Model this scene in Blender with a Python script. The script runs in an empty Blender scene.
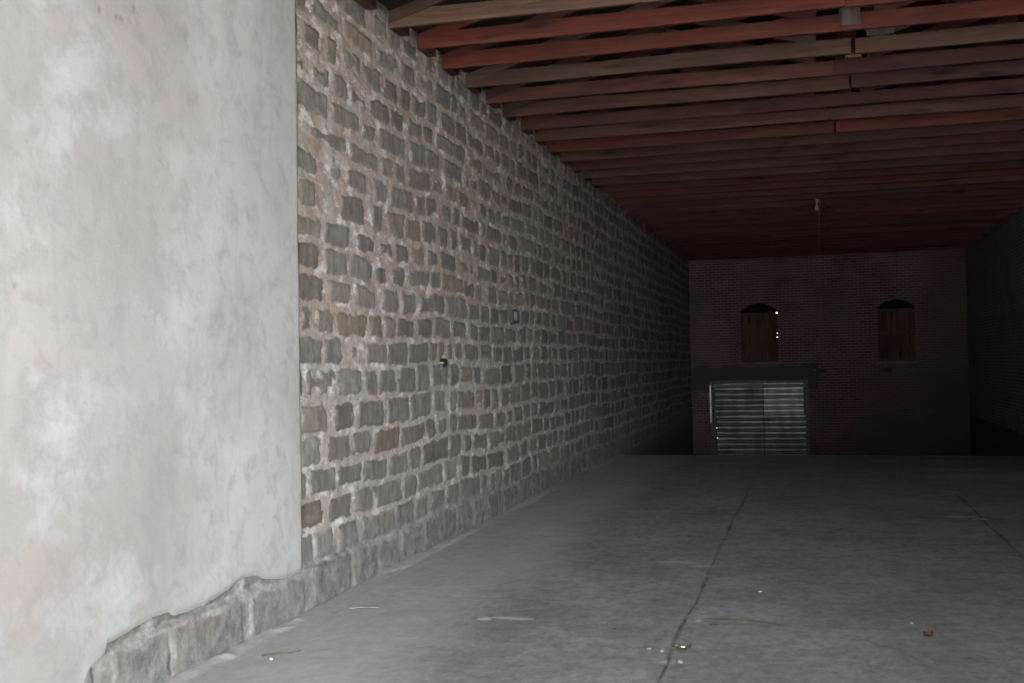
import bpy, bmesh, math, random
import numpy as np
from mathutils import Matrix, Vector

random.seed(11)
RNG = np.random.default_rng(7)
SC = bpy.context.scene
COL = SC.collection

# ------------------------------------------------------------------ room dimensions (metres)
W, H, D, E = 7.40, 4.504, 31.78, 19.45      # width, underside of trusses, back wall, end of the floor slab
PIT = -1.35                                 # lower floor beyond the slab edge
HEEL = 0.135                                # height of truss end
SLOPE = 0.30
RIDGE = H + HEEL + SLOPE * W / 2
FRONT = -0.9

# ------------------------------------------------------------------ numpy noise
def vnoise(x, y, seed):
    xi = np.floor(x).astype(np.int64); yi = np.floor(y).astype(np.int64)
    fx = x - xi; fy = y - yi
    def hsh(a, b):
        n = (a * 374761393 + b * 668265263 + seed * 974634777) & 0xFFFFFFFF
        n = ((n ^ (n >> 13)) * 1274126177) & 0xFFFFFFFF
        n = ((n ^ (n >> 16)) * 2246822519) & 0xFFFFFFFF
        return ((n ^ (n >> 15)) & 0xFFFF) / 65535.0
    ux = fx * fx * (3 - 2 * fx); uy = fy * fy * (3 - 2 * fy)
    a = hsh(xi, yi); b = hsh(xi + 1, yi); c = hsh(xi, yi + 1); d = hsh(xi + 1, yi + 1)
    return (a + (b - a) * ux + (c - a) * uy + (a - b - c + d) * ux * uy) * 2 - 1

def fbm(x, y, seed, octv=3, gain=.5):
    s = 0; amp = 1; f = 1; tot = 0
    for i in range(octv):
        s = s + amp * vnoise(x * f + 17.3 * i, y * f + 9.1 * i, seed + i); tot += amp; amp *= gain; f *= 2.03
    return s / tot

def sstep(a, b, x):
    t = np.clip((x - a) / (b - a), 0, 1); return t * t * (3 - 2 * t)

# ------------------------------------------------------------------ object helpers
def link(name, me, mat=None, parent=None):
    o = bpy.data.objects.new(name, me); COL.objects.link(o)
    if mat is not None: me.materials.append(mat)
    if parent is not None: o.parent = parent
    return o

def obj(name, bm, mat, parent=None, smooth=False):
    bmesh.ops.recalc_face_normals(bm, faces=bm.faces)
    me = bpy.data.meshes.new(name); bm.to_mesh(me); bm.free()
    if smooth:
        for p in me.polygons: p.use_smooth = True
    return link(name, me, mat, parent)

def struct(o, label=None):
    o['kind'] = 'structure'
    if label: o['label'] = label
    return o

def tag(o, label, cat, group=None):
    o['label'] = label; o['category'] = cat
    if group: o['group'] = group
    return o

def empty(name, loc):
    o = bpy.data.objects.new(name, None); o.empty_display_size = .1; COL.objects.link(o); o.location = loc
    return o

def add_box(bm, x0, x1, y0, y1, z0, z1):
    v = [bm.verts.new(c) for c in ((x0,y0,z0),(x1,y0,z0),(x1,y1,z0),(x0,y1,z0),(x0,y0,z1),(x1,y0,z1),(x1,y1,z1),(x0,y1,z1))]
    fs = [bm.faces.new([v[i] for i in q]) for q in ((0,3,2,1),(4,5,6,7),(0,1,5,4),(1,2,6,5),(2,3,7,6),(3,0,4,7))]
    return fs

def add_prism(bm, poly, y0, y1):
    """poly in XZ, extruded along Y"""
    a = [bm.verts.new((x, y0, z)) for x, z in poly]; b = [bm.verts.new((x, y1, z)) for x, z in poly]
    n = len(poly)
    bm.faces.new(a); bm.faces.new(list(reversed(b)))
    for i in range(n): bm.faces.new((a[i], b[i], b[(i+1) % n], a[(i+1) % n]))

def add_tube(bm, p0, p1, r0, r1=None, seg=10, caps=True):
    r1 = r0 if r1 is None else r1
    p0 = Vector(p0); p1 = Vector(p1); d = (p1 - p0).normalized()
    u = d.orthogonal().normalized(); w = d.cross(u)
    a = [bm.verts.new(p0 + (u * math.cos(t) + w * math.sin(t)) * r0) for t in [2*math.pi*i/seg for i in range(seg)]]
    b = [bm.verts.new(p1 + (u * math.cos(t) + w * math.sin(t)) * r1) for t in [2*math.pi*i/seg for i in range(seg)]]
    for i in range(seg): bm.faces.new((a[i], a[(i+1)%seg], b[(i+1)%seg], b[i]))
    if caps: bm.faces.new(list(reversed(a))); bm.faces.new(b)

def add_lathe(bm, prof, cx, cy, seg=16):
    rings = []
    for r, z in prof:
        rings.append([bm.verts.new((cx + r*math.cos(2*math.pi*i/seg), cy + r*math.sin(2*math.pi*i/seg), z)) for i in range(seg)])
    for a, b in zip(rings, rings[1:]):
        for i in range(seg): bm.faces.new((a[i], a[(i+1)%seg], b[(i+1)%seg], b[i]))
    bm.faces.new(list(reversed(rings[0]))); bm.faces.new(rings[-1])

def grid_mesh(name, P, attrs, mat, mask=None, parent=None, flip=False):
    """P: (n, m, 3) array of points; one quad surface with float attributes per vertex"""
    n, m = P.shape[:2]
    idx = np.arange(n * m).reshape(n, m)
    q = np.stack([idx[:-1, :-1], idx[1:, :-1], idx[1:, 1:], idx[:-1, 1:]], -1).reshape(-1, 4)
    if flip: q = q[:, ::-1]
    if mask is not None: q = q[mask.reshape(-1)]
    me = bpy.data.meshes.new(name)
    me.vertices.add(n * m); me.vertices.foreach_set('co', P.reshape(-1).astype(np.float32))
    me.loops.add(len(q) * 4); me.loops.foreach_set('vertex_index', np.ascontiguousarray(q).reshape(-1).astype(np.int32))
    me.polygons.add(len(q)); me.polygons.foreach_set('loop_start', np.arange(0, len(q)*4, 4, dtype=np.int32))
    me.polygons.foreach_set('use_smooth', np.ones(len(q), dtype=bool))
    me.update(calc_edges=True)
    for k, a in attrs.items():
        at = me.attributes.new(k, 'FLOAT', 'POINT'); at.data.foreach_set('value', a.reshape(-1).astype(np.float32))
    return link(name, me, mat, parent)

# ------------------------------------------------------------------ node helpers
class NB:
    def __init__(s, name, rough=.9):
        s.m = bpy.data.materials.new(name); s.m.use_nodes = True
        s.t = s.m.node_tree; s.n = s.t.nodes; s.l = s.t.links
        s.b = s.n['Principled BSDF']; s.b.inputs['Roughness'].default_value = rough
        s.b.inputs['Specular IOR Level'].default_value = .25
    def new(s, ty, **k):
        nd = s.n.new(ty)
        for a, v in k.items(): setattr(nd, a, v)
        return nd
    def setin(s, sock, v):
        if hasattr(v, 'is_linked') or hasattr(v, 'links'): s.l.new(v, sock)
        elif isinstance(v, (tuple, list)) and len(v) == 3 and sock.type == 'RGBA': sock.default_value = (*v, 1)
        else: sock.default_value = v
    def coord(s, scale=(1,1,1), loc=(0,0,0)):
        tc = s.new('ShaderNodeTexCoord'); mp = s.new('ShaderNodeMapping')
        s.l.new(tc.outputs['Object'], mp.inputs['Vector']); mp.inputs['Scale'].default_value = scale; mp.inputs['Location'].default_value = loc
        return mp.outputs['Vector']
    def noise(s, vec, scale, detail=4, rough=.55, dist=0):
        nd = s.new('ShaderNodeTexNoise'); s.setin(nd.inputs['Vector'], vec)
        nd.inputs['Scale'].default_value = scale; nd.inputs['Detail'].default_value = detail
        nd.inputs['Roughness'].default_value = rough; nd.inputs['Distortion'].default_value = dist
        return nd.outputs['Fac']
    def mr(s, v, a, b, c=0., d=1., smooth=False):
        nd = s.new('ShaderNodeMapRange'); nd.interpolation_type = 'SMOOTHSTEP' if smooth else 'LINEAR'
        s.setin(nd.inputs['Value'], v)
        for i, x in zip(('From Min','From Max','To Min','To Max'), (a,b,c,d)): nd.inputs[i].default_value = x
        return nd.outputs['Result']
    def math(s, op, a, b=0.):
        nd = s.new('ShaderNodeMath', operation=op); s.setin(nd.inputs[0], a); s.setin(nd.inputs[1], b); return nd.outputs[0]
    def mix(s, f, a, b, mode='MIX'):
        nd = s.new('ShaderNodeMix', data_type='RGBA', blend_type=mode)
        s.setin(nd.inputs[0], f); s.setin(nd.inputs[6], a); s.setin(nd.inputs[7], b); return nd.outputs[2]
    def attr(s, name):
        return s.new('ShaderNodeAttribute', attribute_name=name).outputs['Fac']
    def sep(s, vec):
        nd = s.new('ShaderNodeSeparateXYZ'); s.l.new(vec, nd.inputs[0]); return nd.outputs
    def comb(s, x, y, z):
        nd = s.new('ShaderNodeCombineXYZ')
        for i, v in enumerate((x, y, z)): s.setin(nd.inputs[i], v)
        return nd.outputs[0]
    def color(s, c): s.setin(s.b.inputs['Base Color'], c)
    def bump(s, hgt, strength=.4, dist=.01):
        nd = s.new('ShaderNodeBump'); nd.inputs['Strength'].default_value = strength; nd.inputs['Distance'].default_value = dist
        s.l.new(hgt, nd.inputs['Height']); s.l.new(nd.outputs[0], s.b.inputs['Normal'])

# ------------------------------------------------------------------ materials
def mat_stone():
    k = NB('rubble_stone', .95)
    v = k.coord(); tone = k.attr('tone'); hue = k.attr('hue'); mort = k.attr('mortar'); low = k.attr('low'); warm = k.attr('warm')
    c = k.mix(hue, (.122,.112,.094), (.114,.110,.099))
    c = k.mix(k.mr(hue, .86, .96), c, (.135,.112,.085))
    str_ = k.noise(k.coord((1, 16, 5)), 1.0, 6, .68)
    patch = k.noise(v, 6, 6, .65)
    c = k.mix(1.0, c, k.mix(k.mr(tone, 0, 1), (.70,.70,.70), (1.28,1.28,1.28)), 'MULTIPLY')
    c = k.mix(1.0, c, k.mix(k.mr(str_, .3, .7), (.66,.66,.66), (1.36,1.36,1.34)), 'MULTIPLY')
    c = k.mix(k.mr(patch, .55, .72, 0, .6), c, (.205,.188,.155))
    c = k.mix(k.mr(k.noise(k.coord((1,1,1),(3,8,1)), 3.2, 5, .65), .62, .72, 0, .5), c, (.155,.105,.065))
    m = k.mix(k.mr(k.noise(v, 2.2, 4), .35, .65), (.245,.225,.205), (.27,.248,.226))
    m = k.mix(k.math('MULTIPLY', warm, k.mr(k.noise(v, 4, 6, .65), .40, .60)), m, (.235,.176,.134))
    m = k.mix(k.mr(k.noise(v, 17, 6, .7), .47, .66, 0, .7), m, (.145,.128,.112))
    m = k.mix(k.mr(k.noise(k.coord((1, .75, 1.25),(5,5,5)), 7, 6, .70), .52, .62, 0, .8), m, (.44,.428,.415))
    c = k.mix(mort, c, m)
    c = k.mix(k.math('MULTIPLY', low, k.mr(k.noise(v, 4, 6, .65), .32, .6, .25, .85)), c, k.mix(k.mr(k.noise(v, 9, 6, .72), .36, .64), (.060,.062,.061), (.205,.202,.195)))
    k.color(c)
    k.bump(k.math('ADD', k.noise(v, 45, 6, .65), k.math('MULTIPLY', str_, .5)), .5, .01)
    return k.m

def mat_plaster():
    k = NB('troweled_plaster', .8)
    v = k.coord(); z = k.sep(v)[2]; y = k.sep(v)[1]
    big = k.noise(v, .8, 5, .6, .4)
    warm, grey = (.222,.211,.200), (.290,.284,.272)
    side = k.mr(k.math('ADD', y, k.mr(k.noise(v, 1.1, 5, .6), .3, .7, -.9, .9)), 4.6, 6.3, 0, 1, True)
    c = k.mix(side, warm, grey)  # darker left, lighter right: colour evens out the light falloff along the wall
    c = k.mix(1.0, c, k.mix(k.mr(big, .3, .7), (.88,.88,.88), (1.13,1.13,1.14)), 'MULTIPLY')
    pink = k.noise(k.coord((1,1,1), (3,7,2)), .9, 4, .6)
    c = k.mix(k.mr(pink, .45, .68, 0, .5), c, (.245,.222,.206))
    streak = k.noise(k.coord((1, 5, .45)), 1.6, 6, .65, .6)
    c = k.mix(k.mr(streak, .5, .72, 0, .4), c, (.195,.197,.193))
    cool = k.noise(k.coord((1,1,1), (9,1,4)), 1.7, 6, .65)
    c = k.mix(k.mr(cool, .50, .66, 0, .75), c, (.305,.312,.314))
    mott = k.noise(v, 6, 6, .7, .5)
    c = k.mix(k.mr(mott, .48, .68, 0, .6), c, (.175,.174,.168))
    # scratches and pits
    fine = k.noise(k.coord((1, 3, 20)), 3, 4, .7)
    c = k.mix(k.mr(fine, .66, .74, 0, .3), c, (.36,.356,.35))
    pit = k.new('ShaderNodeTexVoronoi'); k.l.new(v, pit.inputs['Vector']); pit.inputs['Scale'].default_value = 2.6; pit.inputs['Randomness'].default_value = 1
    pm = k.math('MULTIPLY', k.mr(pit.outputs['Distance'], .012, .022, 1, 0), k.mr(k.sep(pit.outputs['Color'])[0], .55, .56))
    c = k.mix(pm, c, (.16,.12,.09))
    pock = k.attr('pock')
    c = k.mix(pock, c, (.16,.13,.11))
    stain = k.attr('stain')
    c = k.mix(k.math('MULTIPLY', stain, .3), c, (.215,.178,.15))
    c = k.mix(k.attr('edge'), c, (.21,.205,.195))
    k.color(c)
    k.bump(k.math('ADD', k.math('MULTIPLY', k.noise(v, 3.5, 5), 1.0), k.math('MULTIPLY', k.noise(v, 60, 4, .6), .16)), .35, .02)
    return k.m

def mat_floor():
    k = NB('worn_concrete', .62)
    v = k.coord()
    a = k.noise(v, 1.1, 6, .62, .5)
    c = k.mix(k.mr(a, .3, .7), (.145,.147,.146), (.245,.245,.240))
    b = k.noise(v, 6, 8, .74, .5)
    c = k.mix(k.mr(b, .47, .66, 0, .6), c, (.105,.115,.115))
    tr = k.noise(k.coord((.6, 2.6, 1)), 2.2, 6, .65, .4)
    c = k.mix(k.mr(tr, .55, .75, 0, .45), c, (.27,.265,.255))
    br = k.noise(k.coord((1,1,1),(4,2,0)), .7, 4, .6)
    c = k.mix(k.mr(br, .5, .75, 0, .35), c, (.17,.145,.12))
    fl = k.noise(k.coord((1, .7, 1), (2, 9, 0)), 17, 6, .72)
    c = k.mix(1., c, k.mix(k.mr(fl, .34, .66), (.74,.74,.74), (1.24,1.24,1.24)), 'MULTIPLY')
    sp = k.noise(v, 38, 3, .7)
    c = k.mix(k.mr(sp, .62, .74, 0, .35), c, (.10,.10,.10))
    c = k.mix(k.attr('dust_and_light'), c, (.36,.345,.325))
    c = k.mix(k.attr('chip'), c, k.mix(k.noise(v, 30, 4), (.245,.215,.185), (.155,.135,.115)))
    c = k.mix(k.attr('joint'), c, (.045,.043,.04))
    c = k.mix(k.attr('pale'), c, (.52,.51,.49))
    k.color(c)
    k.b.inputs['Specular IOR Level'].default_value = .3
    k.setin(k.b.inputs['Roughness'], k.mr(b, .3, .7, .55, .8))
    k.bump(k.math('ADD', k.noise(v, 9, 6, .65), k.math('MULTIPLY', sp, .35)), .3, .01)
    return k.m

def mat_brick(axis):
    k = NB('old_red_brick_' + axis, .92)
    v = k.coord(); s = k.sep(v)
    uv = k.comb(s[0] if axis == 'x' else s[1], s[2], 0.)
    wob = k.math('MULTIPLY', k.math('SUBTRACT', k.noise(uv, 1.5, 2), .5), .03)
    uv2 = k.comb(s[0] if axis == 'x' else s[1], k.math('ADD', s[2], wob), 0.)
    bt = k.new('ShaderNodeTexBrick'); k.l.new(uv2, bt.inputs['Vector'])
    for n_, x in (('Scale',1.),('Mortar Size',.010),('Mortar Smooth',.3),('Bias',-.1),('Brick Width',.215),('Row Height',.076)): bt.inputs[n_].default_value = x
    bt.inputs['Color1'].default_value = (.098,.048,.042,1); bt.inputs['Color2'].default_value = (.055,.038,.034,1); bt.inputs['Mortar'].default_value = (.135,.118,.112,1)
    pt = k.noise(uv, .55, 5, .6)
    c = k.mix(k.mr(pt, .42, .68, 0, .55), bt.outputs['Color'], (.092,.082,.077))
    gr = k.noise(k.comb(s[0] if axis == 'x' else s[1], s[2], 5.), 1.1, 6, .65)
    c = k.mix(k.mr(gr, .5, .7, 0, .6), c, (.040,.034,.031))
    # smooth cement render patches low on the wall, with their own ragged outlines
    rag = k.math('MULTIPLY', k.math('SUBTRACT', k.noise(uv, 2.2, 5, .65), .5), .35)
    zz = k.math('ADD', s[2], rag)
    cem = (.072,.069,.065)
    if axis == 'x':
        xx = k.math('ADD', s[0], rag)
        left = k.math('MULTIPLY', k.mr(xx, 3.45, 3.5, 1, 0), k.math('MULTIPLY', k.mr(zz, .75, .8), k.mr(zz, 1.42, 1.47, 1, 0)))
        right = k.math('MULTIPLY', k.mr(xx, 4.35, 4.4), k.mr(zz, -.12, -.08, 1, 0))
        c = k.mix(left, c, (.05,.047,.044)); c = k.mix(right, c, cem)
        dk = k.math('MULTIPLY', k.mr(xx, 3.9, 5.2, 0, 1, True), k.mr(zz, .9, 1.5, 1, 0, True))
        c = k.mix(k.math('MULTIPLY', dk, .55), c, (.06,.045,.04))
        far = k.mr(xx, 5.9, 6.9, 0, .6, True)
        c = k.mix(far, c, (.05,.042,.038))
    else:
        c = k.mix(1., c, (2.0,2.5,2.8), 'MULTIPLY'); c = k.mix(k.mr(zz, .02, .06, 1, 0), c, (.085,.08,.075))
    k.color(c)
    k.bump(k.math('ADD', k.math('MULTIPLY', bt.outputs['Fac'], -1.), k.math('MULTIPLY', k.noise(v, 30, 4), .5)), .6, .01)
    return k.m

def mat_wood(name, c1, c2, dark, axis=0, rough=.8, wear=None):
    k = NB(name, rough)
    oi = k.new('ShaderNodeObjectInfo'); rnd = oi.outputs['Random']
    sc = [14., 14., 14.]; sc[axis] = .8
    tc = k.new('ShaderNodeTexCoord'); ad = k.new('ShaderNodeVectorMath', operation='ADD')
    k.l.new(tc.outputs['Object'], ad.inputs[0]); k.l.new(k.comb(k.math('MULTIPLY', rnd, 37.), k.math('MULTIPLY', rnd, 11.), k.math('MULTIPLY', rnd, 23.)), ad.inputs[1])
    def cv(s3):
        mp = k.new('ShaderNodeMapping'); k.l.new(ad.outputs[0], mp.inputs['Vector']); mp.inputs['Scale'].default_value = s3; return mp.outputs['Vector']
    grain = k.noise(cv(sc), 2.4, 6, .65, .6)
    c = k.mix(k.mr(grain, .32, .68), tuple(x * 1.2 for x in c1), tuple(x * .72 for x in c2))
    s2 = [3., 3., 3.]; s2[axis] = .5
    pt = k.noise(cv(s2), 1.3, 4, .6)
    c = k.mix(k.mr(pt, .5, .72, 0, .7), c, dark)
    if wear: c = k.mix(k.mr(k.noise(cv([3.4 if i != axis else .5 for i in range(3)]), 1.9, 6, .68), .50, .66, 0, .85), c, wear)
    s3 = [9., 9., 9.]; s3[axis] = 1.7
    vo = k.new('ShaderNodeTexVoronoi'); k.l.new(cv(s3), vo.inputs['Vector']); vo.inputs['Scale'].default_value = 1.
    c = k.mix(k.math('MULTIPLY', k.mr(vo.outputs['Distance'], .12, .30, .8, 0), k.mr(k.sep(vo.outputs['Color'])[0], .45, .47)), c, tuple(x * .3 for x in dark))
    c = k.mix(1., c, k.mix(rnd, (.75,.75,.75), (1.2,1.2,1.2)), 'MULTIPLY')
    k.color(c); k.bump(grain, .3, .006)
    return k.m

def mat_plain(name, c, rough=.7, metal=0., var=.25, scale=12):
    k = NB(name, rough); v = k.coord()
    n_ = k.noise(v, scale, 4, .6)
    k.color(k.mix(k.mr(n_, .3, .7), tuple(x * (1 - var) for x in c), tuple(min(1, x * (1 + var)) for x in c)))
    k.b.inputs['Metallic'].default_value = metal
    return k.m

def mat_sheet(name, c, stain):
    k = NB(name, .48); v = k.coord()
    a = k.noise(k.coord((2.2, 1, .5)), 2.0, 5, .65)
    col = k.mix(k.mr(a, .35, .7), c, tuple(x * .62 for x in c))
    col = k.mix(k.mr(k.noise(v, 3.1, 5, .65), .5, .72, 0, .8), col, stain)
    k.color(col); k.b.inputs['Metallic'].default_value = .75
    k.setin(k.b.inputs['Roughness'], k.mr(a, .3, .7, .4, .65))
    return k.m

M_STONE, M_PLASTER, M_FLOOR = mat_stone(), mat_plaster(), mat_floor()
M_BRX, M_BRY = mat_brick('x'), mat_brick('y')
M_RED = mat_wood('red_stained_timber', (.070,.0120,.0062), (.044,.0085,.0050), (.022,.0060,.0045), 0, .75, (.066,.0240,.0140))
M_BROWN = mat_wood('bare_brown_timber', (.060,.035,.0235), (.042,.0240,.0165), (.032,.0130,.0090), 0, .8, (.058,.0240,.0155))
M_DARK = mat_wood('dark_red_timber', (.050,.0145,.0100), (.032,.0100,.0075), (.018,.0070,.0055), 0, .8, (.055,.0240,.0160))
M_MIX = mat_wood('faded_red_brown_timber', (.056,.0215,.0145), (.037,.0150,.0105), (.020,.0080,.0062), 0, .8, (.060,.033,.024))
M_GREYWOOD = mat_wood('weathered_grey_timber', (0.0880,0.0680,0.0536), (0.0640,0.0504,0.0400), (0.0400,0.0320,0.0240), 2, .85)
M_DECK = mat_wood('dark_roof_boards', (.016,.011,.009), (.011,.008,.0065), (.006,.005,.004), 1, .9)  # blackened: shade in the gaps between trusses is put into the board colour
M_SHUT = mat_wood('brown_shutter_boards', (.070,.040,.027), (.048,.028,.020), (.030,.018,.014), 2, .9)
M_SHEET = mat_sheet('dull_galvanised_sheet', (.27,.28,.30), (.13,.135,.14))
M_SHEETB = mat_sheet('bright_galvanised_sheet', (.52,.52,.53), (.34,.34,.345))
M_STEEL = mat_plain('grey_steel', (.24,.235,.235), .5, .5)
M_RAIL = mat_plain('grey_rail', (.15,.148,.148), .6, .2)
M_FRAME = mat_plain('dark_steel_frame', (.085,.08,.08), .6, .2)
M_BLACK = mat_plain('blackened_iron', (.03,.03,.03), .7)
M_RECESS = mat_plain('recess_black', (.006,.006,.006), .95)  # near-black, with the shade of a deep recess put into the colour
M_CEMENT = mat_plain('dark_cement', (.095,.092,.088), .9, 0, .3, 4)
M_WHITE = mat_plain('dusty_porcelain', (.2,.21,.21), .4)
M_CORD = mat_plain('grey_string', (.10,.095,.09), .9)

# ------------------------------------------------------------------ left wall: coursed stone in wide smeared mortar
BEDS = np.array([-.02,.288,.522,.743,.964,1.172,1.422,1.662,1.88,2.09,2.322,2.53,2.732,2.986,3.20,3.42,3.65,3.86,4.10,4.33,4.56,4.80,5.1])
NEAR = {0:[7.605,8.19,8.62],1:[7.003,7.357,7.812,8.56,8.99],2:[6.80,7.218,7.694,8.063,8.75],3:[6.94,7.402,7.881,8.408,8.88],
 4:[6.80,7.198,7.672,8.082,8.68],5:[6.78,7.326,7.757,8.356,8.932,9.48],6:[6.895,7.43,7.924,8.231,8.661,9.11],
 7:[6.76,7.21,7.62,7.94,8.436,8.925,9.46],8:[6.77,7.04,7.43,8.037,8.351,8.654,9.11],9:[6.82,7.244,7.744,8.276,8.736,9.18],
 10:[6.77,7.21,7.66,8.172,8.52],11:[6.77,7.226,7.772,8.266,8.62,9.0],12:[6.78,7.177,7.461,8.06,8.42],13:[6.78,7.253,7.615,8.122,8.52]}
def stone_wall():
    ys = [4.2]
    while ys[-1] < D + .02:
        y = ys[-1]; ys.append(y + max(.0115, .74 * (y * y + 11.2) / 3685.))
    ys = np.array(ys); zs = np.concatenate([np.linspace(PIT - .05, -.02, 30), np.arange(-.012, 5.0, .0082)])
    Y, Z = np.meshgrid(ys, zs, indexing='ij')
    wob = .022 * vnoise(Y * .9, Y * 0, 3) + .012 * vnoise(Y * 2.7, Y * 0, 4)
    wz = Z + wob + .013 * fbm(Y * 5, Z * 7, 11, 3) + .009 * fbm(Y * 20, Z * 26, 14, 3)
    wy = Y + .030 * fbm(Y * 4, Z * 7, 21, 3) + .016 * fbm(Y * 16, Z * 26, 24, 3)
    ci = np.clip(np.searchsorted(BEDS, wz) - 1, 0, len(BEDS) - 2)
    lo, hi = BEDS[ci], BEDS[ci + 1]
    bl = np.zeros_like(Y); br = np.zeros_like(Y); tone = np.zeros_like(Y); hue = np.zeros_like(Y); jl = np.zeros_like(Y); jr = np.zeros_like(Y); grow = np.zeros_like(Y); shr = np.zeros_like(Y)
    for c in range(len(BEDS) - 1):
        js = list(NEAR.get(c, []))
        first = js[0] if js else 6.8 + RNG.uniform(-.2, .2)
        pre = []; x = first
        big = 1.45 if c == 0 else 1.0
        while x > 3.6: x -= RNG.uniform(.34, .62) * big; pre.append(x)
        js = pre[::-1] + (js if js else [first]); x = js[-1]
        while x < D + 1:
            x += float(np.clip(RNG.lognormal(math.log(.41), .30), .2, .75)) * big; js.append(x)
        js = np.array(js); n = len(js)
        tn = RNG.beta(2.2, 2.2, n); hu = RNG.random(n); jw = np.clip(RNG.lognormal(math.log(.029), .62, n), .006, .085); gw = RNG.normal(0, .006, n); sh = RNG.uniform(-.012, .02, n)
        m = ci == c
        k = np.clip(np.searchsorted(js, wy[m]) - 1, 0, n - 2)
        bl[m] = js[k]; br[m] = js[k + 1]; tone[m] = tn[k]; hue[m] = hu[k]; jl[m] = jw[k]; jr[m] = jw[k + 1]; grow[m] = gw[k]; shr[m] = sh[k]
    dl = wy - bl - jl; dr = br - jr - wy
    bed = .019 + .006 * vnoise(Y * 1.3, Z * 0 + ci, 31)
    bed = np.where(ci == 14, bed + .02 * sstep(9, 7, Y), bed)
    db = wz - lo - bed; dt = hi - bed - shr.clip(0) - wz
    r = .034
    qx = r - np.minimum(dl, dr); qz = r - np.minimum(db, dt)
    sd = r - (np.sqrt(np.maximum(qx, 0) ** 2 + np.maximum(qz, 0) ** 2) + np.minimum(np.maximum(qx, qz), 0))   # >0 inside stone
    smear = fbm(Y * 3.2, Z * 2.6, 41, 3); upper = sstep(1.9, 3.2, Z)
    sd = sd + grow - .010 * upper - np.maximum(smear - .15, 0) * (.05 + .06 * upper) - .030 * sstep(.12, .45, fbm(Y * 9, Z * 5, 45, 4)) * sstep(.075, .02, np.minimum(dl, dr)) + .020 * fbm(Y * 12, Z * 22, 51, 4)
    # a few mortared-over spots read from the wall
    for (y0, z0, ry, rz) in ((7.78,1.76,.15,.13),(7.08,1.54,.10,.12),(6.94,3.30,.13,.13),(7.35,1.50,.07,.10),(7.3,2.82,.08,.1),(11.2,1.72,.25,.10),(10.9,1.28,.10,.10)):
        dd = np.sqrt(((Y - y0) / ry) ** 2 + ((Z - z0) / rz) ** 2) + .5 * fbm(Y * 12, Z * 14, 61, 3)
        sd = sd - .06 * sstep(1.2, .7, dd)
    low = sstep(.50, .26, Z + .10 * fbm(Y * 1.8, Z * 2, 71, 3)) * sstep(-.3, 0, Z)
    mort = sstep(.006, -.006, sd)
    bare = sstep(-.02, .02, Z)
    relief = .010 * sstep(-.006, .03, sd) + .010 * fbm(Y * 5, Z * 9, 81, 4) * (1 - mort) + .011 * fbm(Y * 8, Z * 16, 85, 4) * mort
    relief += (tone - .5) * .010 * (1 - mort)
    plinth = .034 * sstep(.305, .275, Z + .012 * fbm(Y * 6, Z * 0, 91, 2)) * (.35 + .65 * sstep(8.2, 6.8, Y))
    relief = relief * (1 - .35 * low) + plinth
    # opening in the mortar where a bracket was pulled out
    hx = Y - (9.80 + (Z - 1.68) * .9); hole = sstep(1.1, .75, np.sqrt((hx / .055) ** 2 + ((Z - 1.682) / .062) ** 2))
    relief -= .16 * hole
    slot = sstep(1.1, .7, np.sqrt(((Y - 8.40) / .022) ** 2 + ((Z - 1.225) / .07) ** 2)); relief -= .05 * slot
    slot2 = sstep(1.1, .7, np.sqrt(((Y - 6.83) / .02) ** 2 + ((Z - 1.30) / .04) ** 2)); relief -= .04 * slot2
    # below the slab level: cast foundation
    relief = relief * bare + (.015 + .004 * fbm(Y * 3, Z * 3, 95, 3)) * (1 - bare)
    mort = mort * bare
    tone = tone * bare + .12 * (1 - bare)
    X = relief - .012
    o = grid_mesh('wall_left', np.stack([X, Y, Z], -1), {'mortar': mort, 'tone': tone, 'hue': hue, 'low': np.maximum(low, .0), 'warm': .25 + .75 * sstep(1.5, 2.4, Z)}, M_STONE)
    # body of the wall behind its face
    bm = bmesh.new(); add_box(bm, -.55, -.20, FRONT, D + .4, PIT - .3, 5.0); add_box(bm, -.25, -.012, FRONT, 4.3, -.3, 5.0)
    obj('masonry_core', bm, M_STONE, o)
    return struct(o, 'long left wall of squared grey-brown stones in thick smeared mortar')
wall_left = stone_wall()

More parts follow.
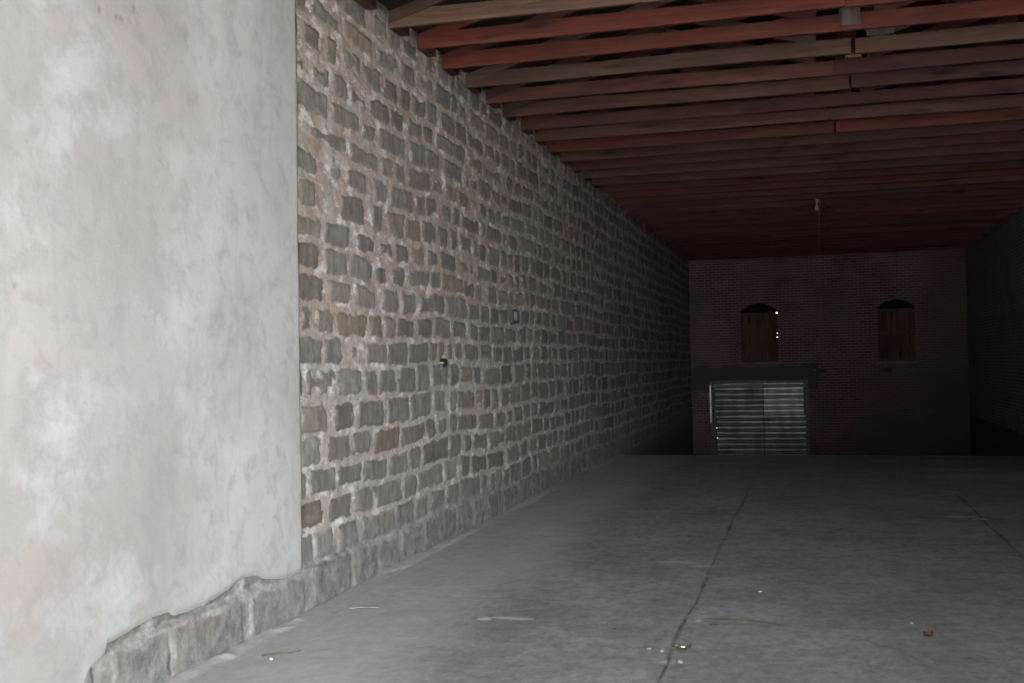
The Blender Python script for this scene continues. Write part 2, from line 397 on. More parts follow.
PB = [(3.2,-.02),(4.32,-.02),(4.44,.12),(4.468,.191),(4.505,.232),(4.62,.282),(4.636,.336),(4.739,.344),(4.949,.362),(5.128,.374),(5.174,.366),(5.221,.339),(5.40,.322),(5.52,.328),(5.573,.339),(5.794,.368),(5.97,.393),(6.054,.389),(6.217,.351),(6.373,.302),(6.594,.286),(6.769,.284),(6.9,.284)]
def plaster():
    ys = np.concatenate([np.linspace(FRONT, 3.4, 40)[:-1], np.arange(3.4, 6.751, .013)])
    n = 260
    bot = np.interp(ys, [p[0] for p in PB], [p[1] for p in PB]) + .012 * fbm(ys * 9, ys * 0, 5, 3) * (ys > 4.3)
    t = np.linspace(0, 1, n) ** 1.25
    Y = np.repeat(ys[:, None], n, 1); Z = bot[:, None] + (4.98 - bot[:, None]) * t[None]
    X = .030 + .004 * fbm(Y * 1.2, Z * 1.2, 6, 3) + .0012 * fbm(Y * 9, Z * 9, 8, 3)
    X += .012 * sstep(3.5, 1.0, Y) * 0
    # right edge leaning very slightly, ragged
    lean = (6.760 + .009 * (Z - .5) + .008 * fbm(Z * 7, Z * 0, 12, 3))
    Y = np.where(Y > 6.4, 6.4 + (Y - 6.4) / (6.751 - 6.4) * (lean - 6.4), Y)
    # thin feathered edges
    de = np.minimum(lean - Y, (Z - bot[:, None]) * 1.0 + 10 * (Y < 4.3))
    X = X - .006 * sstep(.03, 0, de)
    edge = sstep(.05, .0, de + .02 * fbm(Y * 8, Z * 8, 15, 3)) * .7
    pk = np.zeros_like(Y)
    for (y0, z0, ry, rz) in ((4.638,3.422,.018,.010),(4.742,3.440,.016,.007),(4.775,3.438,.02,.010),(4.815,3.434,.022,.013),(4.835,3.446,.010,.010),(4.865,3.425,.022,.012),(4.901,3.425,.012,.007),(4.930,3.515,.008,.006),(4.616,3.453,.009,.006),(4.84,3.405,.01,.006),(5.22,3.094,.011,.008),(4.029,2.037,.018,.014),(4.333,2.112,.008,.006)):
        dd = np.sqrt(((Y - y0) / ry) ** 2 + ((Z - z0) / rz) ** 2) + .9 * fbm(Y * 40, Z * 40, 19, 2)
        pk = np.maximum(pk, sstep(1.1, .7, dd))
    X -= .006 * pk
    st = np.zeros_like(Y)
    for (y0, z0, ry, rz) in ((4.177,1.694,.035,.028),(4.12,.75,.24,.16),(4.4,.98,.12,.06),(4.30,1.12,.10,.03),(4.05,.55,.15,.1)):
        dd = np.sqrt(((Y - y0) / ry) ** 2 + ((Z - z0) / rz) ** 2) + .7 * fbm(Y * 9, Z * 9, 23, 4)
        st = np.maximum(st, sstep(1.3, .5, dd))
    m = grid_mesh('plaster', np.stack([X, Y, Z], -1), {'pock': pk, 'stain': st, 'edge': edge}, M_PLASTER, parent=wall_left)
    sol = m.modifiers.new('thick', 'SOLIDIFY'); sol.thickness = .042; sol.offset = -1
    m['label'] = 'pale grey troweled plaster coat, broken off ragged above the floor'
plaster()

# ------------------------------------------------------------------ floor slab
def floor():
    xs = np.arange(-.03, W + .01, .0135)
    ys = [2.4]
    while ys[-1] < E:
        y = ys[-1]; ys.append(y + max(.016, .62 * y * y / 1815.))
    ys = np.array(ys); ys[-1] = E
    X, Y = np.meshgrid(xs, ys, indexing='ij')
    jit = .026 * fbm(Y * 1.3, Y * 0, 3, 5)
    joint = np.zeros_like(X); Zf = .0025 * fbm(X * .8, Y * .8, 5, 3)
    for x0, w in ((2.535, .011), (4.967, .012)):
        d = np.abs(X - x0 - jit)
        br = sstep(-.55, -.2, fbm(X * .5, Y * 2.2, 8, 3)) * (.55 + .45 * sstep(-.2, .3, fbm(X * .5, Y * 3.2, 9, 3))) * (1 - .75 * sstep(14.2, 15.4, Y))
        wv = w * (.65 + .5 * fbm(Y * 3, Y * 0, 12, 2)) + Y * .0002
        g = sstep(wv * 1.6, wv * .5, d) * br
        joint = np.maximum(joint, g); Zf -= .006 * g
    for y0, s in ((7.03, .25), (9.02, .55), (11.95, .5), (14.78, .8), (17.2, .35)):
        d = np.abs(Y - y0 - .02 * fbm(X * 1.2, X * 0, int(y0 * 7), 4)); w = .012 + y0 * .0009
        g = sstep(w * 1.6, w * .4, d) * s * sstep(1.5, 2.0, X) * sstep(-.15, .25, fbm(X * 1.6, Y * .3, int(y0 * 3), 3))
        joint = np.maximum(joint, g); Zf -= .004 * g
    chip = np.zeros_like(X); pale = np.zeros_like(X)
    nz = fbm(X * 9, Y * 7, 33, 4)
    for (x0, y0, rx, ry, c, p) in ((2.86,7.05,.26,.075,.95,.0),(2.86,7.11,.2,.05,.5,0.),(1.40,6.90,.17,.035,.2,.55),(1.27,6.86,.05,.045,0.,.7),(2.28,9.05,.19,.05,.3,.35),(2.45,8.93,.11,.05,.3,.4),
             (4.80,12.05,.14,.06,.2,.55),(4.92,11.93,.09,.06,.2,.6),(2.62,7.05,.02,.05,0,.6),(2.63,6.34,.09,.07,.5,0),(2.58,6.05,.09,.06,.35,.1),(4.2,14.8,.25,.08,.2,.2),
             (4.4,18.3,.25,.15,.3,.3),(5.6,19.2,.6,.12,.2,.4),(5.3,17.0,.5,.1,.2,.25),(4.9,14.3,.1,.08,.2,.3)):
        dd = np.sqrt(((X - x0) / rx) ** 2 + ((Y - y0) / ry) ** 2) + .75 * nz
        m = sstep(1.15, .8, dd); chip = np.maximum(chip, m * c); pale = np.maximum(pale, m * p); Zf -= .007 * m * (c > .3)
    d = np.sqrt(((X - 2.72) / .035) ** 2 + ((Y - 7.0) / .03) ** 2); g = sstep(1.2, .8, d); joint = np.maximum(joint, g * .8); Zf -= .008 * g
    # dark upper lip of the spalled patch
    d = np.abs(Y - (7.125 + .02 * np.sin((X - 2.6) * 5) - .10 * sstep(2.9, 3.2, X))); g = sstep(.022, .008, d + .006 * nz) * sstep(2.62, 2.68, X) * sstep(3.18, 3.1, X); joint = np.maximum(joint, g * .85)
    # rough mortar droppings along the foot of the stone wall
    d = X - .035 - .045 * fbm(Y * 2.1, Y * 0, 44, 4)
    fil = sstep(.10, .0, d + .03 * fbm(X * 12, Y * 9, 45, 3)) * (.25 + .75 * sstep(-.35, .1, fbm(Y * 1.3, Y * 0, 48, 3)))
    Zf += .016 * fil * (1 + .5 * fbm(X * 14, Y * 10, 47, 3))
    dust_and_light = np.maximum(.55 * fil, .46 * sstep(1.5, .85, X + .28 * fbm(X * 1.4, Y * .8, 51, 4)))  # wide strip by the left wall: brighter light painted into the floor colour
    dust_and_light = np.maximum(dust_and_light, .45 * sstep(1.3, .5, np.sqrt(((X - 5.9) / 1.0) ** 2 + ((Y - 16.0) / .45) ** 2) + .6 * fbm(X * 3, Y * 2, 55, 4)))
    edge = sstep(E - .34, E - .22, Y + .05 * fbm(X * 5, Y * 2, 57, 3)); dust_and_light = np.maximum(dust_and_light, .55 * edge * sstep(-.3, .2, fbm(X * 1.1, X * 0, 59, 4)))
    Zf -= .03 * sstep(E - .02, E, Y + .02 * fbm(X * 6, Y, 58, 2))
    # spill wall and sides are a separate slab below
    o = grid_mesh('floor', np.stack([X, Y, Zf], -1), {'joint': joint, 'chip': chip, 'pale': pale, 'dust_and_light': dust_and_light}, M_FLOOR)
    bm = bmesh.new(); add_box(bm, -.05, W + .02, FRONT - .3, E, PIT - .2, -.045); add_box(bm, -.05, W + .02, FRONT - .3, 2.42, -.05, -.002)
    obj('slab', bm, M_FLOOR, o)
    return struct(o, 'worn grey concrete floor slab with dark joints and spalled patches')
floor()
bm = bmesh.new(); add_box(bm, -.3, W + .3, E - .2, D + .4, PIT - .25, PIT); struct(obj('floor_lower', bm, M_CEMENT), 'dark sunken floor beyond the slab edge')

# ------------------------------------------------------------------ back wall with openings, right wall
def arch(x0, x1, z0, zs, zt, n=12):
    """opening outline: sill z0, springing zs, crown zt"""
    w = (x1 - x0) / 2; rise = zt - zs; R = (w * w + rise * rise) / (2 * rise); cx = (x0 + x1) / 2; cz = zt - R
    a0 = math.asin(w / R)
    pts = [(x0, z0), (x1, z0)]
    for i in range(n + 1):
        a = a0 - 2 * a0 * i / n; pts.append((cx + R * math.sin(a), cz + R * math.cos(a)))
    return pts
WIN = [(1.415, 2.435, 1.56, 3.0, 3.22), (5.10, 6.075, 1.52, 3.0, 3.21)]
DOOR = (.52, 3.21, PIT - .0, 1.04)
VENTS = [(3.57, 1.275, .15, .065), (5.31, 1.275, .15, .065)]
def back_wall():
    loops = [[(-.3, PIT - .3), (W + .3, PIT - .3), (W + .3, H + HEEL + .02), (W / 2, RIDGE + .04), (-.3, H + HEEL + .02)]]
    for w in WIN: loops.append(arch(*w))
    x0, x1, z0, z1 = DOOR; loops.append([(x0, z0), (x1, z0), (x1, z1), (x0, z1)])
    for x, z, a, b in VENTS: loops.append([(x-a, z-b), (x+a, z-b), (x+a, z+b), (x-a, z+b)])
    bm = bmesh.new()
    for yy in (D, D + .36):
        ed = []
        for L in loops:
            vs = [bm.verts.new((x, yy, z)) for x, z in L]
            ed += [bm.edges.new((vs[i], vs[(i+1) % len(vs)])) for i in range(len(vs))]
        bmesh.ops.triangle_fill(bm, edges=ed, use_beauty=True, use_dissolve=False)
    bm.verts.ensure_lookup_table()
    N = sum(len(L) for L in loops); k = 0
    for L in loops:
        n = len(L)
        for i in range(n):
            a, b = k + i, k + (i + 1) % n
            bm.faces.new((bm.verts[a], bm.verts[b], bm.verts[b + N], bm.verts[a + N]))
        k += n
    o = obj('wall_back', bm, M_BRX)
    return struct(o, 'dark red brick back wall with two arched openings and a dock door')
back_wall()
bm = bmesh.new(); add_box(bm, W, W + .36, FRONT, D + .36, PIT - .3, H + HEEL + .02)
struct(obj('wall_right', bm, M_BRY), 'dark brick right wall with cement footing')

# front: only the header over the wide entrance that the photographer stands in
bm = bmesh.new(); add_box(bm, -.5, W + .36, FRONT - .35, FRONT, 4.42, H + HEEL + .3)
struct(obj('wall_front', bm, M_BRX), 'brick header over the wide street entrance')

# roof boards on the two slopes
def roof():
    bm = bmesh.new()
    for s in (0, 1):
        z0 = H + HEEL + .004; th = .05
        nb = 24; L = W / 2 + .3
        for i in range(nb):
            a, b = -.3 + L * i / nb, -.3 + L * (i + 1) / nb - .006
            pts = [(a, z0 + SLOPE * a), (b, z0 + SLOPE * b), (b, z0 + SLOPE * b + th), (a, z0 + SLOPE * a + th)]
            if s: pts = [(W - x, z) for x, z in pts][::-1]
            add_prism(bm, pts, FRONT - .6, D + .4)
    # felt over the boards keeps the daylight out
    add_prism(bm, [(-.6, H + HEEL + .06 - .6 * SLOPE), (W / 2, RIDGE + .06), (W + .6, H + HEEL + .06 - .6 * SLOPE), (W + .6, H + HEEL + .10 - .6 * SLOPE), (W / 2, RIDGE + .10), (-.6, H + HEEL + .10 - .6 * SLOPE)], FRONT - .6, D + .4)
    struct(obj('ceiling', bm, M_DECK), 'dark roof boarding above the timber trusses')
roof()

# ------------------------------------------------------------------ roof trusses
TY = [7.86, 8.60, 9.28, 9.97, 10.72, 11.43, 12.11, 12.92, 13.65, 14.38, 15.11, 15.85, 16.62]
while TY[-1] < D - .9: TY.append(TY[-1] + .737)
KIND = 'BBRRBDMDMRMDMMDRMDMDMRDMDMDMRDMDMD'
CH = .143; TH = .042
ORD = ['first','second','third','fourth','fifth','sixth','seventh','eighth','ninth','tenth','eleventh','twelfth','thirteenth','fourteenth','fifteenth','sixteenth','seventeenth','eighteenth','nineteenth','twentieth']
NT = len(TY)
def truss(i, y):
    rnd = random.Random(100 + i)
    t = empty('roof_truss', (0, y - .045, H - .026))
    M = {'B': M_BROWN, 'R': M_RED, 'D': M_DARK, 'M': M_MIX}[KIND[i % len(KIND)]]
    M2 = rnd.choice([M, M_MIX, M_RED, M_DARK] if i > 5 else [M])
    x0, x1 = .004, W - .004
    gap = .02 if i == 4 else (.014 if rnd.random() < .3 else .002)
    xs = 3.79 if i == 4 else W / 2 + rnd.uniform(-.10, .12)
    hl = .03                                             # blunt toe of the bottom chord
    xt = (CH - hl) / SLOPE                               # where the rising chord leaves the lower one
    sag = rnd.uniform(-.006, .006)
    dz = [rnd.uniform(-.007, .007) for _ in range(6)]
    def chord(a, b, left, zz):
        bm = bmesh.new(); n = 9
        lo, up = [], []
        for q in range(n + 1):
            x = a + (b - a) * q / n
            lo.append((x, zz + .004 * math.sin(x * 1.7 + i) + sag * math.sin(math.pi * x / W)))
            up.append((x, CH + zz + .005 * math.sin(x * 2.3 + i * 2) + sag * math.sin(math.pi * x / W)))
        if left:
            up = [p for p in up if p[0] > x0 + xt + .02]; up.insert(0, (x0 + xt, CH + zz)); up.insert(0, (x0, hl))
        else:
            up = [p for p in up if p[0] < x1 - xt - .02]; up.append((x1 - xt, CH + zz)); up.append((x1, hl))
        add_prism(bm, lo + up[::-1], 0, TH); return bm
    obj('bottom_chord', chord(x0, xs - gap, True, dz[0]), M, t)
    obj('bottom_chord', chord(xs + gap, x1, False, dz[1]), M if rnd.random() < .7 else M2, t)
    lift = HEEL
    for s in (0, 1):
        p = [(x0, hl + .002), (W / 2, hl + .002 + SLOPE * (W / 2 - x0)), (W / 2, lift + SLOPE * (W / 2 - x0)), (x0, lift)]
        if s: p = [(W - x, z) for x, z in p][::-1]
        bm = bmesh.new(); add_prism(bm, p, 0, TH); obj('top_chord', bm, M2 if s else M, t)
    apex = hl + SLOPE * (W / 2 - x0)
    kx = {3: 3.735, 4: 4.03}.get(i, W / 2 + .09)
    bm = bmesh.new()
    low = .045 if i == 3 else CH + .003
    yk = -.024
    wk = {3: .09, 4: .12}.get(i, .055)
    add_prism(bm, [(kx - wk, low), (kx + wk, low), (kx + wk, apex + .02), (kx - wk, apex + .02)], yk, -.001)
    obj('king_post', bm, M_GREYWOOD if i in (3, 4) else M2, t)
    for s in (-1, 1):
        a = (W / 2 + s * .25, CH + .02); b = (W / 2 + s * 1.75, hl + SLOPE * (W / 2 - 1.75) - .02)
        d = Vector((b[0]-a[0], b[1]-a[1])).normalized(); nrm = Vector((-d.y, d.x)) * .045
        p = [(a[0]-nrm.x, a[1]-nrm.y), (b[0]-nrm.x, b[1]-nrm.y), (b[0]+nrm.x, b[1]+nrm.y), (a[0]+nrm.x, a[1]+nrm.y)]
        bm = bmesh.new(); add_prism(bm, p, TH + .001, TH + .026); obj('web', bm, M2, t)
    if i == 4:
        bm = bmesh.new(); add_box(bm, xs - .07, xs + .07, -.004, TH + .01, -.022 + min(dz[0], dz[1]) - .012, -.010 + min(dz[0], dz[1]))
        obj('splice_plate', bm, M_BROWN, t)
    if i < 14:
        bm = bmesh.new(); add_box(bm, .006, .085, TH + .002, TH + .24, .004, .075); obj('bearing_block', bm, M_DARK, t)
    return t
COLR = {'B': 'bare brown', 'R': 'red-stained', 'D': 'dark red', 'M': 'faded red-brown'}
for i, y in enumerate(TY):
    t = truss(i, y)
    c = COLR[KIND[i % len(KIND)]]
    back = NT - i
    if i == 0: l = c + ' roof truss nearest the doorway, cut off by the top of the photo'
    elif i == 3: l = c + ' roof truss with a grey hanger board nailed across its middle, fourth from front'
    elif i == 4: l = c + ' roof truss whose lower chord shows an open butt joint, fifth from front'
    elif i < 20: l = f'{c} roof truss, {ORD[i]} counting from the doorway end'
    elif back == 1: l = c + ' roof truss standing right against the brick back wall'
    else: l = f'{c} roof truss, {ORD[back - 1]} counting forward from the brick back wall'
    tag(t, l, 'roof truss', 'timber trusses under the roof')

# ------------------------------------------------------------------ shuttered windows
def window(idx, w, leak):
    x0, x1, z0, zs, zt = w; yb = D + .16
    bm = bmesh.new(); top = zs - .03
    st = .045
    add_box(bm, x0, x0 + st, yb, yb + .07, z0, top); add_box(bm, x0 + st, x1 - st, yb, yb + .07, top - st, top); add_box(bm, x0 + st, x1 - st, yb, yb + .07, z0, z0 + st)
    if leak:
        segs = [(z0, 2.246), (2.258, 2.364), (2.371, 2.918)]
        for a, b in segs: add_box(bm, x1 - st, x1 - .002, yb, yb + .07, a, b)
    else:
        add_box(bm, x1 - st, x1, yb, yb + .07, z0, top)
    f = struct(obj('window_%d' % idx, bm, M_SHUT), 'arched opening closed by brown boards, ' + ('pinpricks of daylight along its right edge' if leak else 'the one nearer the dark right corner'))
    n = 4; wd = (x1 - x0 - 2 * st) / n
    for q in range(n):
        bm = bmesh.new(); add_box(bm, x0 + st + q * wd - .004, x0 + st + (q + 1) * wd + .004, yb + .02 + .012 * (q % 2), yb + .032 + .012 * (q % 2), z0 + st - .01, top - st + .01); obj('shutter_board', bm, M_SHUT, f)
    bm = bmesh.new(); zr = z0 + (.75 if not leak else .50)
    add_box(bm, x0 + st, x1 - st, yb - .005, yb + .02, zr, zr + (.055 if not leak else .03)); obj('rail', bm, M_SHUT, f)
    # near-black board in the arch head; the recess's shade is in its colour
    a = arch(x0 + .001, x1 - .001, top - .012, zs, zt - .001); bm = bmesh.new(); add_prism(bm, a, D + .10, D + .13); obj('arch_infill', bm, M_RECESS, f)
    bm = bmesh.new(); add_box(bm, x0 - .07, x1 + .07, D - .03, D + .15, z0 - .07, z0); obj('sill', bm, M_CEMENT, f)
    # shallow arch of bricks on edge
    bm = bmesh.new(); wv = (x1 - x0) / 2; rise = zt - zs; R = (wv * wv + rise * rise) / (2 * rise); cx = (x0 + x1) / 2; cz = zt - R; a0 = math.asin(wv / R) * 1.12
    nb = 17
    for q in range(nb):
        t0 = -a0 + 2 * a0 * q / nb + .004; t1 = -a0 + 2 * a0 * (q + 1) / nb - .004
        add_prism(bm, [(cx + (R + .002) * math.sin(t0), cz + (R + .002) * math.cos(t0)), (cx + (R + .002) * math.sin(t1), cz + (R + .002) * math.cos(t1)), (cx + (R + .2) * math.sin(t1), cz + (R + .2) * math.cos(t1)), (cx + (R + .2) * math.sin(t0), cz + (R + .2) * math.cos(t0))], D - .002, D + .05)
    obj('brick_arch', bm, M_BRX, f)
window(1, WIN[0], True); window(2, WIN[1], False)

# ------------------------------------------------------------------ corrugated double door
def corrugated(x0, x1, z0, z1, y, pitch=.156, amp=.034):
    nz = int((z1 - z0) / .0065); nx = 4
    zs = np.linspace(z0, z1, nz); xs = np.linspace(x0, x1, nx)
    X, Z = np.meshgrid(xs, zs, indexing='ij')
    t = (Z / pitch) % 1.0
    Y = y - amp + 2 * amp * np.where(t < .34, 0, 1 - np.abs(2 * (t - .34) / .66 - 1)) + .003 * np.sin(X * 3 + Z)
    return np.stack([X, Y, Z], -1)
def dock_door():
    x0, x1, z0, z1 = DOOR; xm = 1.992; y = D - .02
    bm = bmesh.new()
    add_box(bm, x0, x0 + .07, y - .02, y + .10, z0, z1 - .02); add_box(bm, x1 - .07, x1, y - .02, y + .10, z0, z1 - .02); add_box(bm, x0 + .07, x1 - .07, y - .005, y + .10, z1 - .07, z1)
    d = struct(obj('door_1', bm, M_FRAME), 'wide corrugated metal double door at the foot of the brick back wall')
    bm = bmesh.new(); add_box(bm, x0 - .012, x0 + .022, y - .035, y - .02, -.15, z1 - .1); obj('corner_angle', bm, M_SHEETB, d)
    # timber backing with a few rust holes low on the left
    bx = np.arange(x0 - .05, x1 + .1, .013); bz = np.arange(z0, z1 + .1, .013)
    X, Z = np.meshgrid(bx, bz, indexing='ij')
    mask = np.ones((len(bx) - 1, len(bz) - 1), bool)
    for hx, hz in ((.655, -.32), (.665, -.46), (.66, -.60), (.668, -.52)):
        mask[int((hx - bx[0]) / .013), int((hz - bz[0]) / .013)] = False
    b = grid_mesh('backing', np.stack([X, X * 0 + D + .362, Z], -1), {}, M_BLACK, mask=mask, parent=d)
    for side, (a, c) in enumerate(((x0 + .08, xm - .012), (xm + .012, x1 - .075))):
        bm = bmesh.new(); yy = y + .05
        add_box(bm, a, a + .05, yy, yy + .03, z0 + .03, z1 - .08); add_box(bm, c - .05, c, yy, yy + .03, z0 + .03, z1 - .08)
        leaf = obj('door_leaf', bm, M_FRAME, d)
        if side == 0:
            s = grid_mesh('corrugated_sheet', corrugated(a + .06, c, 0., z1 - .08, y + .02), {}, M_SHEET, parent=leaf)
            s = grid_mesh('corrugated_sheet', corrugated(a + .09, c, z0 + .03, 0.004, y + .022), {}, M_SHEET, parent=leaf)
        else:
            s = grid_mesh('corrugated_sheet', corrugated(a, c - .05, .08, z1 - .08, y + .012), {}, M_SHEETB, parent=leaf); s['label'] = 'brighter newer sheet of corrugated metal'
            s = grid_mesh('corrugated_sheet', corrugated(a, c, z0 + .03, .11, y + .02), {}, M_SHEET, parent=leaf)
        bm = bmesh.new(); add_box(bm, a, c, y - .012, y + .0, z1 - .19, z1 - .085); obj('head_rail', bm, M_RAIL, leaf)
    bm = bmesh.new(); add_box(bm, xm - .012, xm + .012, y + .03, y + .06, z0, z1 - .07); obj('centre_gap_stop', bm, M_BLACK, d)
dock_door()

# ------------------------------------------------------------------ iron vents in the back wall
for q, (x, z, a, b) in enumerate(VENTS):
    v = empty('wall_vent', (x, D, z))
    bm = bmesh.new(); add_box(bm, -a + .001, a - .001, .20, .23, -b + .001, b - .001); obj('back_plate', bm, M_BLACK, v)
    bm = bmesh.new(); t = .014
    add_box(bm, -a + .001, a - .001, .02, .05, b - t, b - .001); add_box(bm, -a + .001, a - .001, .02, .05, -b + .001, -b + t); add_box(bm, -a + .001, -a + t, .02, .05, -b + t, b - t); add_box(bm, a - t, a - .001, .02, .05, -b + t, b - t)
    obj('frame', bm, M_BLACK, v)
    bm = bmesh.new()
    for s in range(6):
        xx = -a + .03 + s * (2 * a - .06) / 5; add_box(bm, xx - .006, xx + .006, .03, .042, -b + t, b - t)
    obj('grille', bm, M_BLACK, v)
    tag(v, ('small dark vent in the brick just right of the corrugated door' if q == 0 else 'small dark vent in the brick below the right-hand boarded window'), 'vent', 'vents in the back wall')

# ------------------------------------------------------------------ lamp holder with pull string
def lamp():
    yl = TY[18] - .012; xl = 3.50
    t = empty('lamp_holder', (xl, yl, H))
    bm = bmesh.new(); add_lathe(bm, [(.02, .10), (.055, .098), (.06, .07), (.035, .055), (.03, .02), (.026, 0)], 0, -.062); obj('socket', bm, M_WHITE, t, True)
    bm = bmesh.new(); add_lathe(bm, [(.013, .0), (.015, -.03), (.03, -.07), (.036, -.105), (.028, -.135), (.008, -.15)], 0, -.062); obj('bulb', bm, M_WHITE, t, True)
    bm = bmesh.new(); add_box(bm, -.03, .03, -.008, .0, .02, .12); obj('mounting_plate', bm, M_STEEL, t)
    bm = bmesh.new()
    pts = [(.05, -.06, .06)] + [(.05 - .03 * min(1, q / 3), -.06 + .004 * math.sin(q), .02 - q * .25) for q in range(0, 11)]
    for a, b in zip(pts, pts[1:]): add_tube(bm, a, b, .0045, seg=6)
    obj('pull_string', bm, M_CORD, t)
    tag(t, 'small white bulb holder with a long thin pull string hanging from the trusses', 'lamp')
lamp()

# small metal box let into the stone wall
def box():
    t = empty('junction_box', (.018, 12.33, 2.20))
    bm = bmesh.new(); add_box(bm, -.03, .022, -.11, .11, -.078, .078); bmesh.ops.bevel(bm, geom=bm.edges[:], offset=.006, segments=2, affect='EDGES'); obj('body', bm, M_BLACK, t)
    bm = bmesh.new(); add_box(bm, .021, .027, -.065, .06, -.05, .05); bmesh.ops.bevel(bm, geom=bm.edges[:], offset=.003, segments=1, affect='EDGES'); o = obj('cover', bm, mat_plain('pale_zinc', (.24,.265,.275), .5), t); o['label'] = 'pale metal cover'
    bm = bmesh.new(); add_tube(bm, (.025, -.045, 0), (.031, -.045, 0), .008); obj('screw', bm, M_STEEL, t)
    tag(t, 'small dark metal box with a pale cover set among the stones of the left wall', 'box')
box()
# rusty hook at the hole in the wall
def hook():
    bm = bmesh.new()
    pts = [(-.10, 9.845, 1.70), (.02, 9.835, 1.695), (.032, 9.805, 1.665), (.026, 9.765, 1.638)]
    for a, b in zip(pts, pts[1:]): add_tube(bm, a, b, .017, seg=8)
    tag(obj('iron_hook', bm, M_RECESS, None, True), 'black iron hook sticking out of a hole in the left stone wall', 'hook')
hook()

# ------------------------------------------------------------------ bits lying on the floor
def pebble(name, x, y, r, mat, label, cat, flat=.6, seed=0):
    bm = bmesh.new(); bmesh.ops.create_icosphere(bm, subdivisions=2, radius=r)
    rr = random.Random(seed + 5)
    ph = [rr.uniform(0, 6) for _ in range(6)]
    for v in bm.verts:
        k = 1 + .22 * math.sin(v.co.x / r * 2.1 + ph[0]) * math.cos(v.co.y / r * 1.7 + ph[1]) + .12 * math.sin(v.co.z / r * 3 + ph[2])
        v.co *= k; v.co.z *= flat; v.co.x *= 1.25
    zmin = min(v.co.z for v in bm.verts)
    for v in bm.verts: v.co.z -= zmin
    o = obj(name, bm, mat, None, True); o.location = (x, y, .0); tag(o, label, cat); return o
def scrap(name, x, y, L, w, mat, label, cat, rot=0, curl=.3):
    bm = bmesh.new(); n = 7
    rows = []
    for i in range(n):
        u = -L / 2 + L * i / (n - 1); hw = w / 2 * (1 - .55 * abs(2 * i / (n - 1) - 1) ** 2.5)
        rows.append([bm.verts.new((u, s * hw, .004 + curl * w * (1 + .6 * math.sin(i * 1.3)) * (abs(s) ** 2) + .01 * abs(2 * i / (n - 1) - 1) ** 2)) for s in (-1, -.4, .4, 1)])
    for a, b in zip(rows, rows[1:]):
        for j in range(3): bm.faces.new((a[j], a[j+1], b[j+1], b[j]))
    r = bmesh.ops.solidify(bm, geom=bm.faces[:], thickness=.002)
    o = obj(name, bm, mat, None, True); o.location = (x, y, .001); o.rotation_euler = (0, 0, rot); tag(o, label, cat); return o
M_PAPER = mat_plain('white_paper', (.38,.38,.37), .7, 0, .08)
M_PAPERB = mat_plain('stained_paper', (.18,.13,.095), .8, 0, .3, 40)
M_CHALK = mat_plain('pale_mortar_chip', (.13,.128,.125), .9, 0, .2, 40)
M_LEAF = mat_plain('rusty_dry_leaf', (.15,.045,.02), .7, 0, .5, 60)
M_TWIG = mat_plain('dry_twig', (.07,.058,.045), .9)
sc_ = scrap('paper_scrap', 2.60, 6.34, .10, .07, M_PAPERB, 'brown-stained scrap with a bright white patch beside the long floor joint', 'litter', .1, .12)
bm = bmesh.new(); bmesh.ops.create_uvsphere(bm, u_segments=10, v_segments=6, radius=1); bmesh.ops.scale(bm, vec=(.015, .011, .006), verts=bm.verts)
wp = obj('white_patch', bm, M_PAPER, sc_, True); wp.location = (.0, 0, .013); wp['label'] = 'crumpled bright white patch'
pebble('plaster_chip', 2.617, 6.04, .014, M_CHALK, 'pale plaster chip nearest the bottom edge, beside the long floor joint', 'chip', .9, 1)
pebble('plaster_chip', 2.49, 6.26, .013, M_CHALK, 'pale plaster chip just left of the long floor joint, next to the joint', 'chip', .5, 2)
pebble('plaster_chip', 2.41, 6.29, .014, M_CHALK, 'paler small plaster chip left of its twin by the long floor joint', 'chip', .5, 3)
pebble('pebble', 2.956, 7.99, .010, M_PAPER, 'bright white pebble alone on the floor beyond the spalled patch', 'pebble', .7, 4)
pebble('pebble', 3.90, 7.20, .010, M_CHALK, 'small pale pebble on the dark floor beyond the rusty leaf', 'pebble', .7, 5)
scrap('dry_leaf', 3.974, 6.88, .055, .04, M_LEAF, 'rusty red dry leaf on the dark floor at right', 'leaf', .5, .4)
pebble('pebble', .36, 5.66, .012, mat_plain('cream_pebble', (.22,.19,.155), .8), 'cream pebble beside a twig at the foot of the plastered wall', 'pebble', .8, 6)
def twig(pts, r, mat, label):
    bm = bmesh.new()
    for q, (a, b) in enumerate(zip(pts, pts[1:])): add_tube(bm, a, b, r * (1 - .15 * q), r * (1 - .15 * (q + 1)), 6)
    tag(obj('twig', bm, mat, None, True), label, 'twig')
twig([(.27, 5.72, .008), (.33, 5.76, .012), (.40, 5.81, .007), (.45, 5.85, .010)], .006, M_TWIG, 'short dark twig lying beside a cream pebble near the left wall')
twig([(.27, 6.93, .010), (.36, 6.97, .014), (.47, 7.0, .010)], .007, M_CHALK, 'pale mortar-covered stick at the foot of the stone wall')

# ------------------------------------------------------------------ the street outside and the daylight
k = NB('pavement', .9); v = k.coord(); k.color(k.mix(k.mr(k.noise(v, .6, 5), .3, .7), (.30,.295,.285), (.36,.355,.345)))
bm = bmesh.new(); add_box(bm, -40, 45, -50, FRONT - .3, -.35, -.03); struct(obj('ground', bm, k.m), 'sunlit street pavement in front of the entrance')
bm = bmesh.new(); add_box(bm, -40, 45, D + .5, D + 40, PIT - .4, PIT - .05); struct(obj('ground_rear', bm, k.m), 'yard behind the back wall')

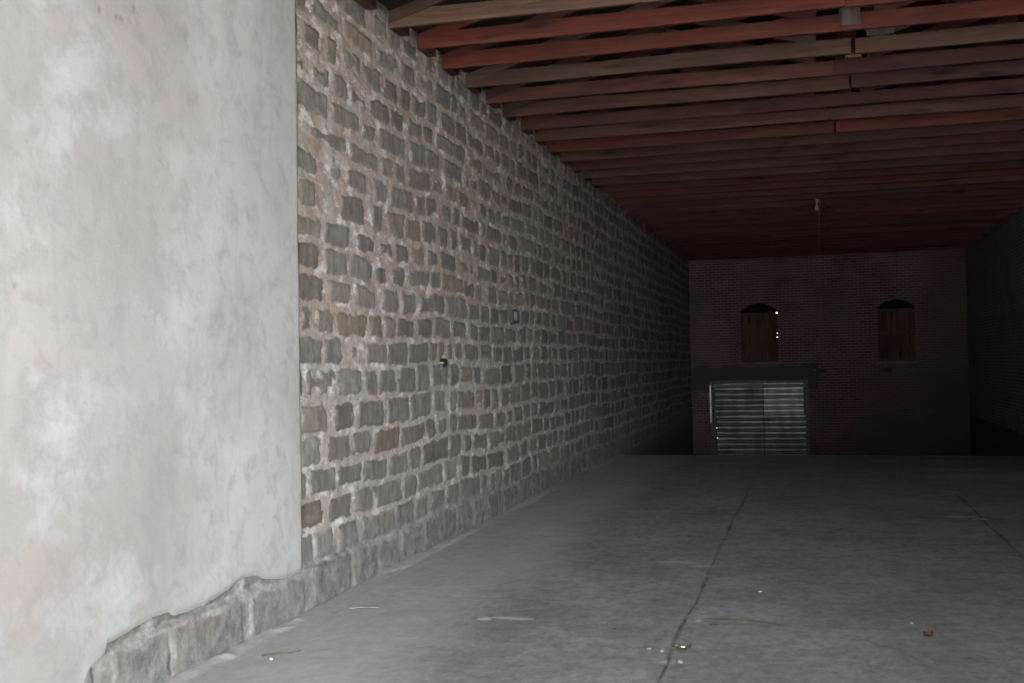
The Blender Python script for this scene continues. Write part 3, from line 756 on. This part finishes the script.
SUN_AZ_DEG, SUN_EL_DEG, GLOW_N, GLOW, SKY, HZ = 31.5, 6, 16, 20., 3.4, .58
wd = bpy.data.worlds.new('World'); SC.world = wd; wd.use_nodes = True
nt = wd.node_tree; bg = nt.nodes['Background']
tc = nt.nodes.new('ShaderNodeTexCoord'); sp = nt.nodes.new('ShaderNodeSeparateXYZ'); nt.links.new(tc.outputs['Generated'], sp.inputs[0])
def wmath(op, x, y=0.):
    nd = nt.nodes.new('ShaderNodeMath'); nd.operation = op
    for i, q in enumerate((x, y)):
        if isinstance(q, (int, float)): nd.inputs[i].default_value = q
        else: nt.links.new(q, nd.inputs[i])
    return nd.outputs[0]
SUN_AZ, SUN_EL = math.radians(SUN_AZ_DEG), math.radians(SUN_EL_DEG)
sd = Vector((math.sin(SUN_AZ) * math.cos(SUN_EL), -math.cos(SUN_AZ) * math.cos(SUN_EL), math.sin(SUN_EL)))
dt = nt.nodes.new('ShaderNodeVectorMath'); dt.operation = 'DOT_PRODUCT'; nt.links.new(tc.outputs['Generated'], dt.inputs[0]); dt.inputs[1].default_value = sd
glow = wmath('POWER', wmath('MAXIMUM', dt.outputs['Value'], 0.), GLOW_N)
cr = nt.nodes.new('ShaderNodeValToRGB'); nt.links.new(sp.outputs[2], cr.inputs[0])
el = cr.color_ramp.elements; el[0].position = 0.0; el[0].color = (HZ, HZ, HZ * 1.02, 1); el[1].position = .6; el[1].color = (1.0, 1.0, 1.02, 1)
total = wmath('ADD', wmath('MULTIPLY', cr.outputs[0], SKY), wmath('MULTIPLY', glow, GLOW))
nt.links.new(total, bg.inputs[1]); bg.inputs[0].default_value = (.965, 1.0, 1.02, 1)

sl = bpy.data.lights.new('sun', 'SUN'); sl.energy = 52.; sl.angle = math.radians(1.5); sl.color = (1, .98, .95)
so = bpy.data.objects.new('sun', sl); COL.objects.link(so); so.location = (10, -15, 12)
so.rotation_euler = Vector((math.sin(SUN_AZ) * math.cos(1.0), -math.cos(SUN_AZ) * math.cos(1.0), math.sin(1.0))).to_track_quat('Z', 'Y').to_euler()
pl = bpy.data.lights.new('entrance_portal', 'AREA'); pl.shape = 'RECTANGLE'; pl.size = W - .1; pl.size_y = 4.45; pl.cycles.is_portal = True
po = bpy.data.objects.new('entrance_portal', pl); COL.objects.link(po); po.location = (W / 2, FRONT - .4, 2.22); po.rotation_euler = (math.radians(90), 0, 0)

# ------------------------------------------------------------------ camera
F = Vector((-0.26314734, 0.96454542, 0.02013954)); R = Vector((0.96445357, 0.26352998, -0.01952604)); U = Vector((0.02414113, -0.01428542, 0.99960649))
cam = bpy.data.cameras.new('camera'); co = bpy.data.objects.new('camera', cam); COL.objects.link(co)
cam.sensor_width = 36; cam.lens = 1099.4235 * 36 / 1024; cam.clip_start = .05; cam.clip_end = 300
m = Matrix.Identity(4)
for r in range(3): m[r][0] = R[r]; m[r][1] = U[r]; m[r][2] = -F[r]
m.translation = Vector((3.3535, 0, 1.65)); co.matrix_world = m
SC.camera = co

vs = SC.view_settings; vs.view_transform = 'Standard'; vs.look = 'None'; vs.gamma = 1; vs.use_curve_mapping = False
vs.exposure = 1.31
